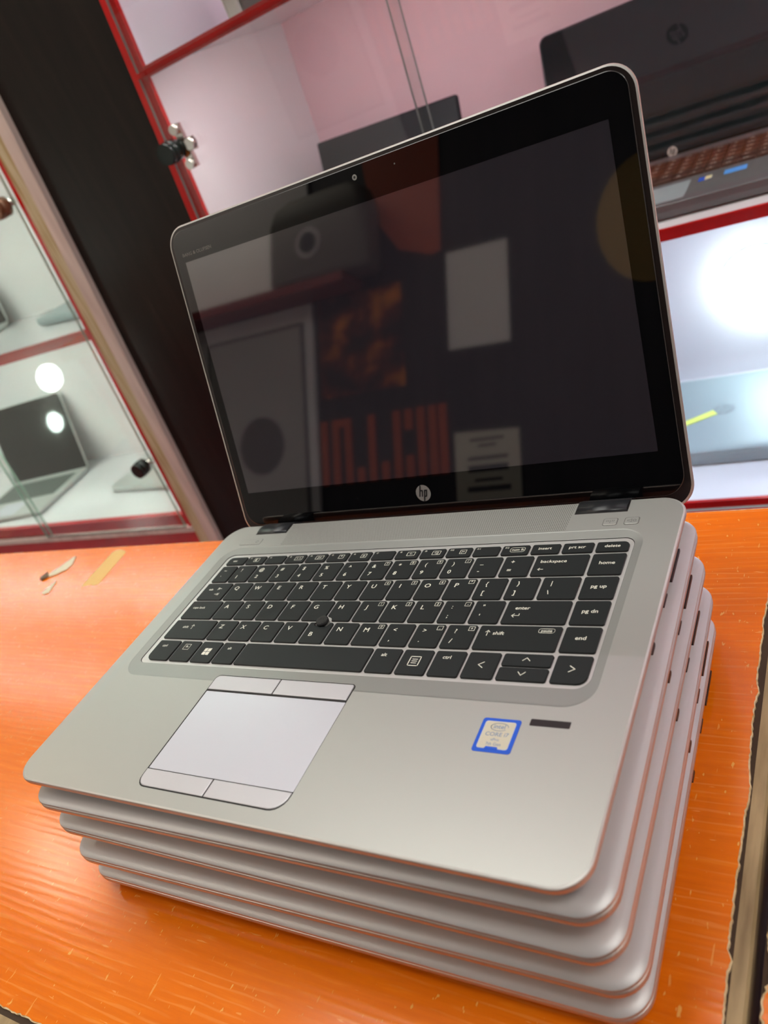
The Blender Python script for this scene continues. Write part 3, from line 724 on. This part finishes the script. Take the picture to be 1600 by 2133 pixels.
def t_word(w_, fx=0.5, fy=0.5, size=3.3, al='CENTER'): return lambda b,x0,y0,x1,y1,z: add_text(b, w_, x0+(x1-x0)*fx, y0+(y1-y0)*fy, z, size, align=al, sx=1.1)
def arrow_left(b, x, y, z, s_=1.0, hook=False):
    add_line(b, [(x, y), (x+3.4*s_, y)] + ([(x+3.4*s_, y+1.1*s_)] if hook else []), 0.38, z)
    add_line(b, [(x+1.1*s_, y+1.0*s_), (x, y), (x+1.1*s_, y-1.0*s_)], 0.38, z)
KX, PX, KW = 42.0, 18.61, 16.5
rowy = {'n':(169.0,185.4),'q':(150.6,167.0),'a':(132.3,148.8),'z':(113.9,130.3),'b':(94.8,111.5)}
XLK, XRK = 26.3, 294.6          # left edge of the left keys, right edge of the wide right keys
# function row
fx0 = [26.3,44.9,62.9,80.9,98.8,116.8,134.6,152.3,170.0,187.9,206.0,223.8,241.7,259.9,278.0,296.7]
fx1 = [x-2.0 for x in fx0[1:]] + [313.8]
def icon_box(w_): 
    def f(b,x0,y0,x1,y1,z):
        cx, cy = x0+10.6, y0+4.2
        add_line(b, [(cx-w_/2,cy-1.7),(cx+w_/2,cy-1.7),(cx+w_/2,cy+1.7),(cx-w_/2,cy+1.7)], 0.32, z, closed=True)
    return f
def in_icon(ch, s_=2.6): return lambda b,x0,y0,x1,y1,z: add_text(b, ch, x0+10.6, y0+4.2, z, s_)
def tiny(ch): return lambda b,x0,y0,x1,y1,z: add_text(b, ch, x0+2.6, y1-1.7, z, 1.9)
def moon(b,x0,y0,x1,y1,z):
    cx, cy = x0+8.6, y0+4.2
    add_line(b, [(cx-2.2,cy-1.7),(cx+2.2,cy-1.7),(cx+2.2,cy+1.7),(cx-2.2,cy+1.7)], 0.3, z, closed=True)
    b.prism([(cx+1.2*math.cos(a_), cy+1.4*math.sin(a_)) for a_ in [math.pi/2+math.pi*k/8 for k in range(9)]], z, z+0.01)
frow = [t_word('esc',0.42,0.5,2.8), both(tiny('f1'),moon), tiny('f2'), both(tiny('f3'),icon_box(6.2),in_icon('▭▭' if False else '= =',2.6)), both(tiny('f4'),icon_box(6.2),in_icon('[oI',2.6)),
        both(tiny('f5'),icon_box(3.9),in_icon('*',3)), both(tiny('f6'),icon_box(3.9),in_icon('#',2.6)), tiny('f7'), both(tiny('f8'),icon_box(5.4),in_icon('<-',2.6)), both(tiny('f9'),icon_box(5.4),in_icon('<))',2.6)),
        both(tiny('f10'),icon_box(3.9),in_icon('|=',2.6)), tiny('f11'), both(tiny('f12'),lambda b,x0,y0,x1,y1,z:(add_line(b, rrect(x0+5.2,x1-2.2,y0+2.2,y0+6.0,1.2,3), 0.32, z, closed=True), add_text(b,'num lk',x0+9.8,y0+4.1,z,2.7))),
        t_word('insert',0.48,0.55,3.1), t_word('prt scr',0.48,0.55,3.1), t_word('delete',0.50,0.55,3.1)]
for k in range(16):
    key(fx0[k], fx1[k], 187.6, 195.4, frow[k], rc=(1,3.2,1,1) if k == 15 else ((1,1,3,1) if k == 0 else (1,)*4))
# number row
y0, y1 = rowy['n']
key(XLK, 40.1, y0, y1, t_two('~', '`'))
pads = {'7':'7','8':'8','9':'9','0':'/'}
for k, (lo_, up_) in enumerate(zip('1234567890-=', '!@#$%^&*()_+')):
    x0 = KX+PX*k; key(x0, x0+KW, y0, y1, both(t_two(up_, lo_), boxed(pads[lo_])) if lo_ in pads else t_two(up_, lo_))
key(KX+PX*12, XRK, y0, y1, both(lambda b,x0,y0,x1,y1,z: add_text(b,'backspace',x0+3.0,y1-5.0,z,3.2,align='LEFT',sx=1.15), lambda b,x0,y0,x1,y1,z: arrow_left(b,x0+3.2,y0+5.0,z,0.85)))
# q row
y0, y1 = rowy['q']; qx = KX+PX*0.5
key(XLK, qx-2.1, y0, y1, both(t_word('tab',0.30,0.62,2.7), lambda b,x0,y0,x1,y1,z:(arrow_left(b,x0+13.5,y0+11,z,0.8), add_line(b,[(x0+13.2,y0+9.8),(x0+13.2,y0+12.2)],0.35,z), add_line(b,[(x0+13.5,y0+5.5),(x0+16.5,y0+5.5)],0.35,z), add_line(b,[(x0+15.6,y0+6.4),(x0+16.5,y0+5.5),(x0+15.6,y0+4.6)],0.35,z), add_line(b,[(x0+17.0,y0+4.4),(x0+17.0,y0+6.6)],0.35,z))))
pads = {'U':'4','I':'5','O':'6','P':'*'}
for k, ch in enumerate('QWERTYUIOP'):
    x0 = qx+PX*k; key(x0, x0+KW, y0, y1, both(t_letter(ch), boxed(pads[ch])) if ch in pads else t_letter(ch))
x0 = qx+PX*10; key(x0, x0+KW, y0, y1, t_two('{','['))
x0 = qx+PX*11; key(x0, x0+KW, y0, y1, t_two('}',']'))
x0 = qx+PX*12; key(x0, XRK, y0, y1, t_two('|','\\'))
# a row
y0, y1 = rowy['a']; ax = KX+PX*0.75
key(XLK, ax-2.1, y0, y1, t_word('caps lock',0.36,0.62,2.7))
pads = {'J':'1','K':'2','L':'3'}
for k, ch in enumerate('ASDFGHJKL'):
    x0 = ax+PX*k
    kk = key(x0, x0+KW, y0, y1, both(t_letter(ch), boxed(pads[ch])) if ch in pads else t_letter(ch))
x0 = ax+PX*9; key(x0, x0+KW, y0, y1, both(t_two(':',';'), boxed('-')))
x0 = ax+PX*10; key(x0, x0+KW, y0, y1, t_two('"',"'"))
x0 = ax+PX*11; key(x0, XRK, y0, y1, both(lambda b,x0,y0,x1,y1,z: add_text(b,'enter',x0+5.0,y1-5.4,z,3.2,align='LEFT',sx=1.15), lambda b,x0,y0,x1,y1,z: arrow_left(b,x0+4.6,y0+5.6,z,1.15,True)))
# z row
y0, y1 = rowy['z']; zx = KX+PX*1.25
key(XLK, zx-2.1, y0, y1, both(t_word('shift',0.34,0.62,2.7), lambda b,x0,y0,x1,y1,z:(add_line(b,[(x0+18.5,y0+8.6),(x0+18.5,y0+12.4)],0.35,z), add_line(b,[(x0+17.4,y0+11.2),(x0+18.5,y0+12.4),(x0+19.6,y0+11.2)],0.35,z))))
for k, ch in enumerate('ZXCVBNM'):
    x0 = zx+PX*k; 
    if ch == 'B': lg = lambda b,x0,y0,x1,y1,z: add_text(b, 'B', x0+5.3, y0+6.8, z, 4.6, sx=1.12)
    else: lg = both(t_letter(ch), boxed('0')) if ch == 'M' else t_letter(ch)
    key(x0, x0+KW, y0, y1, lg)
for k, (up_, lo_, pd) in enumerate((('<',',',None),('>','.','.'),('?','/','+'))):
    x0 = zx+PX*(7+k); key(x0, x0+KW, y0, y1, both(t_two(up_,lo_), boxed(pd)) if pd else t_two(up_,lo_))
x0 = zx+PX*10; key(x0, XRK, y0, y1, both(lambda b,x0,y0,x1,y1,z:(add_line(b,[(x0+5,y1-7),(x0+5,y1-3.4)],0.4,z), add_line(b,[(x0+3.9,y1-4.6),(x0+5,y1-3.4),(x0+6.1,y1-4.6)],0.4,z), add_text(b,'shift',x0+8,y1-5.4,z,3.2,align='LEFT',sx=1.15)),
     lambda b,x0,y0,x1,y1,z:(add_line(b, rrect(x1-11.4,x1-3.2,y1-4.4,y1-1.6,1,3), 0.3, z, closed=True), add_text(b,'pause',x1-7.3,y1-3.0,z,2.3,sx=1.1))))
# bottom row
y0, y1 = rowy['b']
bx = [26.9,47.7,66.3,84.7,102.9,196.0,214.6,233.6,252.3,270.9,297.6]
key(26.9, 45.7, y0, y1, t_word('ctrl',0.40,0.72,2.8), rc=(1,1,1,4.5))
key(47.7, 64.3, y0, y1, both(t_word('fn',0.42,0.72,2.6), lambda b,x0,y0,x1,y1,z: add_line(b, [(x0+4.6,y0+9.6),(x0+9.4,y0+9.6),(x0+9.4,y0+14),(x0+4.6,y0+14)],0.3,z,closed=True)))
def winlogo(b,x0,y0,x1,y1,z):
    cx, cy = x0+8.2, y0+8.6
    for ix in (0,1):
        for iy in (0,1):
            xa, xb = cx+(-2.7 if ix == 0 else 0.2), cx+(-0.2 if ix == 0 else 3.0)
            ya, yb = cy+(-2.6 if iy == 0 else 0.2), cy+(-0.2 if iy == 0 else 2.6)
            b.prism([(xa,ya),(xb,ya-(0.25 if iy==0 else 0)),(xb,yb+(0.25 if iy else 0)),(xa,yb)], z, z+0.01)
key(66.3, 82.7, y0, y1, winlogo)
key(84.7, 101.0, y0, y1, t_word('alt',0.42,0.72,2.8))
key(102.9, 194.0, y0, y1, None)
key(196.0, 212.6, y0, y1, t_word('alt',0.42,0.74,3.2))
key(214.6, 231.6, y0, y1, lambda b,x0,y0,x1,y1,z:(add_line(b,[(x0+5.4,y0+5.8),(x0+11.4,y0+5.8),(x0+11.4,y0+12),(x0+5.4,y0+12)],0.5,z,closed=True),[add_line(b,[(x0+7.0,y0+h_),(x0+9.8,y0+h_)],0.45,z) for h_ in (7.6,8.9,10.2)]))
key(233.6, 250.3, y0, y1, t_word('ctrl',0.42,0.74,3.2))
key(252.3, 268.9, y0, y1, lambda b,x0,y0,x1,y1,z: add_line(b,[(x0+9.6,y0+10.4),(x0+7.0,y0+8.6),(x0+9.6,y0+6.8)],0.42,z))
key(270.9, 295.4, y0, 102.6, lambda b,x0,y0,x1,y1,z: add_line(b,[(x0+10.2,y0+5.2),(x0+12.0,y0+3.2),(x0+13.8,y0+5.2)],0.42,z))
key(270.9, 295.4, 103.9, y1, lambda b,x0,y0,x1,y1,z: add_line(b,[(x0+10.2,y0+3.4),(x0+12.0,y0+5.2),(x0+13.8,y0+3.4)],0.42,z))
key(297.6, 314.2, y0, y1, lambda b,x0,y0,x1,y1,z: add_line(b,[(x0+7.4,y0+10.4),(x0+10.0,y0+8.6),(x0+7.4,y0+6.8)],0.42,z), rc=(4.5,1,1,1))
for r_, w_ in (('n','home'),('q','pg up'),('a','pg dn'),('z','end')):
    y0, y1 = rowy[r_]; key(296.7, 314.0, y0, y1, t_word(w_,0.5,0.55,3.4))
# pointing stick
b = MB()
b.loft([[(ST[0]+r_*math.cos(2*math.pi*k/24), ST[1]+r_*math.sin(2*math.pi*k/24), z) for k in range(24)] for z, r_ in ((WZ,2.4),(0.3,2.4),(0.5,3.9),(1.6,4.0),(2.2,3.6),(2.45,2.6),(2.5,1.2))], sm=[True]*6)
ps = b.xf(L).build('pointing_stick', RUB, top)
b = MB()
for ix in range(-3,4):
    for iy in range(-3,4):
        x, y = ix*1.05, iy*1.05
        if math.hypot(x,y) < 3.5: b.tube((ST[0]+x,ST[1]+y,2.0),(ST[0]+x,ST[1]+y,2.85-0.05*(x*x+y*y)), 0.36, 0.28, 8)
b.xf(L).build('grip_dots', mat('stick_dot', linear=(0.05,0.05,0.045), rough=0.7), ps)

# ---- touchpad, buttons, speaker, sticker
b = MB(); b.prism(rrect(97.6, 196.6, 9.2, 86.0, (9,2.5,3.5,6.5), 6), -0.3, 0.03); b.xf(L).build('touchpad_recess', GAPM, top)
def plate(name, pts, z1, m_, parent=top, z0=-0.2, inset=0.5):
    b = MB(); cx = sum(p[0] for p in pts)/len(pts); cy = sum(p[1] for p in pts)/len(pts)
    w_ = max(p[0] for p in pts)-min(p[0] for p in pts); h_ = max(p[1] for p in pts)-min(p[1] for p in pts)
    sm_ = [(cx+(x-cx)*(1-2*inset/w_), cy+(y-cy)*(1-2*inset/h_)) for x, y in pts]
    b.loft([[(x,y,z0) for x,y in pts],[(x,y,z1-inset*0.4) for x,y in pts],[(x,y,z1) for x,y in sm_]], sm=[False,True]); return b.xf(L).build(name, m_, parent)
plate('touchpad_surface', rrect(98.5, 196.4, 20.3, 73.7, 0.4, 2), 0.10, PADM, inset=0.15)
plate('touchpad_button', rrect(98.3, 146.2, 75.0, 85.4, (0.3,0.3,3.0,0.3), 5), 0.45, BUTM)
plate('touchpad_button', rrect(146.9, 195.9, 75.0, 85.4, (0.3,1.6,0.3,0.3), 5), 0.45, BUTM)
plate('touchpad_button', rrect(98.3, 146.2, 9.9, 19.8, (0.3,0.3,0.3,6.0), 6), 0.45, BUTM)
plate('touchpad_button', rrect(146.9, 196.2, 9.9, 19.8, (8.5,0.3,0.3,0.3), 6), 0.45, BUTM)
b = MB(); b.prism([(64,207.8),(274.6,207.8),(275.3,233),(61,233)], -0.2, 0.06); b.xf(L).build('speaker_grille', SPK, top)
for (x0, x1, nm) in ((22.4,42.6,'power'),(295.0,303.2,'wifi'),(306.8,315.0,'mute')):
    b = MB(); b.prism(rrect(x0, x1, 210.2, 216.8, 1.3, 4), -0.2, 0.05); b.xf(L).build('button_gap', mat('button_gap', linear=(0.13,0.125,0.12), rough=0.5), top)
    o_ = plate('%s_button' % nm, rrect(x0+0.3, x1-0.3, 210.5, 216.5, 1.1, 4), 0.30, ALU, inset=0.3)
    b = MB(); cx, cy = (x0+x1)/2, 213.5
    if nm == 'power': add_line(b, rrect(x1-5.2, x1-3.0, 212.4, 214.6, 1.05, 4), 0.3, 0.33, closed=True)
    elif nm == 'wifi': 
        add_line(b, [(cx,cy-1.2),(cx,cy+0.8)], 0.3, 0.33)
        for s_ in (-1,1):
            for d_ in (1.0,1.9): add_line(b, [(cx+s_*d_,cy+1.2),(cx+s_*(d_+0.25),cy+0.5),(cx+s_*d_,cy-0.2)], 0.25, 0.33)
    else:
        add_line(b, [(cx-2.2,cy-0.5),(cx-1.2,cy-0.5),(cx,cy-1.3),(cx,cy+1.3),(cx-1.2,cy+0.5),(cx-2.2,cy+0.5)], 0.25, 0.33, closed=True)
        add_line(b, rrect(cx+0.8, cx+2.4, cy-0.8, cy+0.8, 0.78, 3), 0.25, 0.33, closed=True)
    b.xf(L).build('button_symbol', LEGD, o_)
b = MB(); b.prism(rrect(295.8, 313.8, 70.0, 73.7, 0.5, 3), -0.2, 0.06); b.xf(L).build('fingerprint_reader', mat('fingerprint_black', linear=(0.015,0.01,0.012), rough=0.35), top)
b = MB(); b.prism(rrect(273.9, 292.1, 53.9, 72.2, 1.3, 4), 0, 0.14); st = b.xf(L).build('processor_sticker', BLUE, top)
b = MB(); b.prism(rrect(275.6, 290.2, 55.8, 70.6, 1.2, 4), 0.14, 0.18); b.xf(L).build('sticker_border', SLINE, st)
b = MB(); b.prism(rrect(275.95, 289.85, 56.15, 70.25, 1.0, 4), 0.18, 0.22); b.xf(L).build('sticker_face', CREAM, st)
b = MB(); b.prism([(279.4,55.5),(286.0,55.5),(285.4,56.9),(280.0,56.9)], 0.22, 0.26); b.xf(L).build('sticker_notch', BLUE, st)
b = MB(); add_text(b,'intel',283.0,67.6,0.26,3.3); add_text(b,'CORE i7',283.0,63.4,0.26,2.9,sx=1.05); add_text(b,'vPro',283.0,60.6,0.26,2.1); add_text(b,'7th Gen',283.0,58.2,0.26,2.2)
el = [(283.0+4.1*math.cos(a_), 67.5+2.1*math.sin(a_)) for a_ in [math.radians(-40-k*10.3) for k in range(32)]]
add_line(b, el, 0.28, 0.26); b.xf(L).build('sticker_text', STXT, st)

# ---- hinges
for x0, x1 in ((30.6,60.2),(276.4,306.8)):
    b = MB(); b.prism([(x0,222.4),(x1,222.4),(x1,234.6),(x0,234.6)], -0.2, 0.04); b.xf(L).build('hinge_slot', GAPM, top)
    b = MB(); prof = [(223.4,-3),(223.4,0.1),(224.6,0.9),(227.5,1.3),(231,1.0),(235,-0.2),(239,-2.4),(242,-5),(242,-9),(226,-9)]
    b.loft([[(x0+0.7, y, z) for y, z in prof], [(x1-0.7, y, z) for y, z in prof]], sm=True); b.xf(L).build('hinge', HINGE, top)

# ---- lid
A = 1.24635; Y0, Z0 = 245.25, -7.23; CA, SA = math.cos(A), math.sin(A)
def LD_(x, v_, w_): return L(x, Y0 + v_*CA - w_*SA, Z0 + v_*SA + w_*CA)
b = MB(); rl = lid_rings(); back_r = [[(x, y-8.0, -h) for x, y, h in r_] for r_ in rl]
b.loft(back_r[2:], sm=[True]*(len(rl)-3), cap0=False); b.xf(LD_); lid = b.build('lid', LIDM, top)
b = MB(); fr_ = [(x, y-8.0, 0.0) for x, y in rrect(1.3, LW-1.3, 1.3, LD-1.3, CR-0.8, 10)]
b.loft([fr_] + back_r[:3], [1,0,0], cap0=False, cap1=False); b.xf(LD_); b.build('lid_trim', [COPPER, CHAM], lid)
b = MB(); b.loft([[(x, y-8.0, -0.6) for x, y in rrect(1.3, LW-1.3, 1.3, LD-1.3, CR-0.8, 10)], fr_]); b.xf(LD_); b.build('bezel_frame', BEZ, lid)
b = MB(); g0 = rrect(4.2, 333.8, 0.0, 222.6, (13,11,11,13), 10); g1_ = rrect(4.6, 333.4, 0.4, 222.2, (12.6,10.6,10.6,12.6), 10)
b.loft([[(x,y,0) for x,y in g0],[(x,y,0.45) for x,y in g0],[(x,y,0.65) for x,y in g1_]], [1,1], cap0=False, cm1=0); b.xf(LD_); gl = b.build('screen_glass', [GLS, mat('glass_rim', linear=(0.06,0.055,0.055), rough=0.2)], lid)
b = MB(); b.prism(rrect(12.2, 321.6, 26.3, 200.6, 0.2, 2), 0.60, 0.70); b.xf(LD_); b.build('display_panel', LCD, lid)
b = MB(); hp_mark(b, 166.4, 14.2, 5.6, 0.66); b.xf(LD_); b.build('badge', [LOGO, BLKP], lid)
b = MB(); b.tube((167,216,0.6),(167,216,0.75), 1.7, 1.7, 20); b.xf(LD_); cm_ = b.build('webcam', mat('webcam_ring', linear=(0.30,0.29,0.27), rough=0.3), lid)
b = MB(); b.tube((167,216,0.74),(167,216,0.8), 0.8, 0.8, 16); b.xf(LD_); b.build('webcam_lens', BLKP, cm_)
b = MB(); b.tube((196,215.6,0.6),(196,215.6,0.72), 0.5, 0.5, 10); b.xf(LD_); b.build('microphone_hole', LEGD, lid)
b = MB(); add_text(b, 'BANG & OLUFSEN', 25.5, 205.6, 0.70, 3.1, sx=1.15); b.xf(LD_); b.build('bezel_lettering', mat('dim_lettering', linear=(0.16,0.15,0.14), rough=0.4), lid)
b = MB(); hp_mark(b, 169, 109, 17, 0, flip=True); b.xf(lambda x,y,z: LD_(x, y, -5.4-z*0.5)); b.build('lid_badge', [mat('dark_badge', linear=(0.05,0.05,0.055), rough=0.2, metal=0.6), LIDM], lid)

# ================================================================== BITS ON THE COUNTER
def scrap(name, pts, m_, label, cat, lift=0.35, z0=0.1):
    cx = sum(p[0] for p in pts)/len(pts); cy = sum(p[1] for p in pts)/len(pts)
    b = MB(); b.loft([[(x,y,TZ+z0) for x,y in pts],[(x,y,TZ+lift+z0) for x,y in pts]])
    return tag(b.build(name, m_, None, (cx, cy, TZ)), label, cat)
scrap('tape_strip', [(-337,342),(-334,346),(-326,347),(-314,343),(-311,339),(-307,310),(-303,286),(-311,282),(-314,285),(-330,281)], TAPE, 'strip of tan masking tape stuck on the orange counter', 'tape', 0.15, 0.02)
scrap('paper_scrap', [(-402,335),(-399,337),(-389,322),(-390,312),(-400,304),(-412,299),(-416,303),(-411,312)], PAPER, 'torn pale paper scrap on the orange counter near the tape strip', 'paper', 1.2, 0.05)
scrap('paper_scrap', [(-388,292),(-385,291),(-377,272),(-384,269),(-391,272),(-389,280)], PAPER, 'tiny torn paper bit nearest the open laptop', 'paper', 0.8, 0.05)
b = MB(); random.seed(3)
b.loft([[(6*s_*math.cos(a_)*(0.8+0.4*math.sin(a_*3+z)), 8*s_*math.sin(a_)*(0.8+0.3*math.cos(a_*2+z)), z) for a_ in [2*math.pi*k/12 for k in range(12)]] for z, s_ in ((0.05,0.8),(1.2,1.0),(2.6,0.85),(3.6,0.3))], sm=True)
tag(b.xf(lambda x,y,z:(x-417,y+300,z+TZ)).build('debris', ASH, None, (-417, 300, TZ)), 'small dark grey crumpled debris beside the torn paper', 'debris')
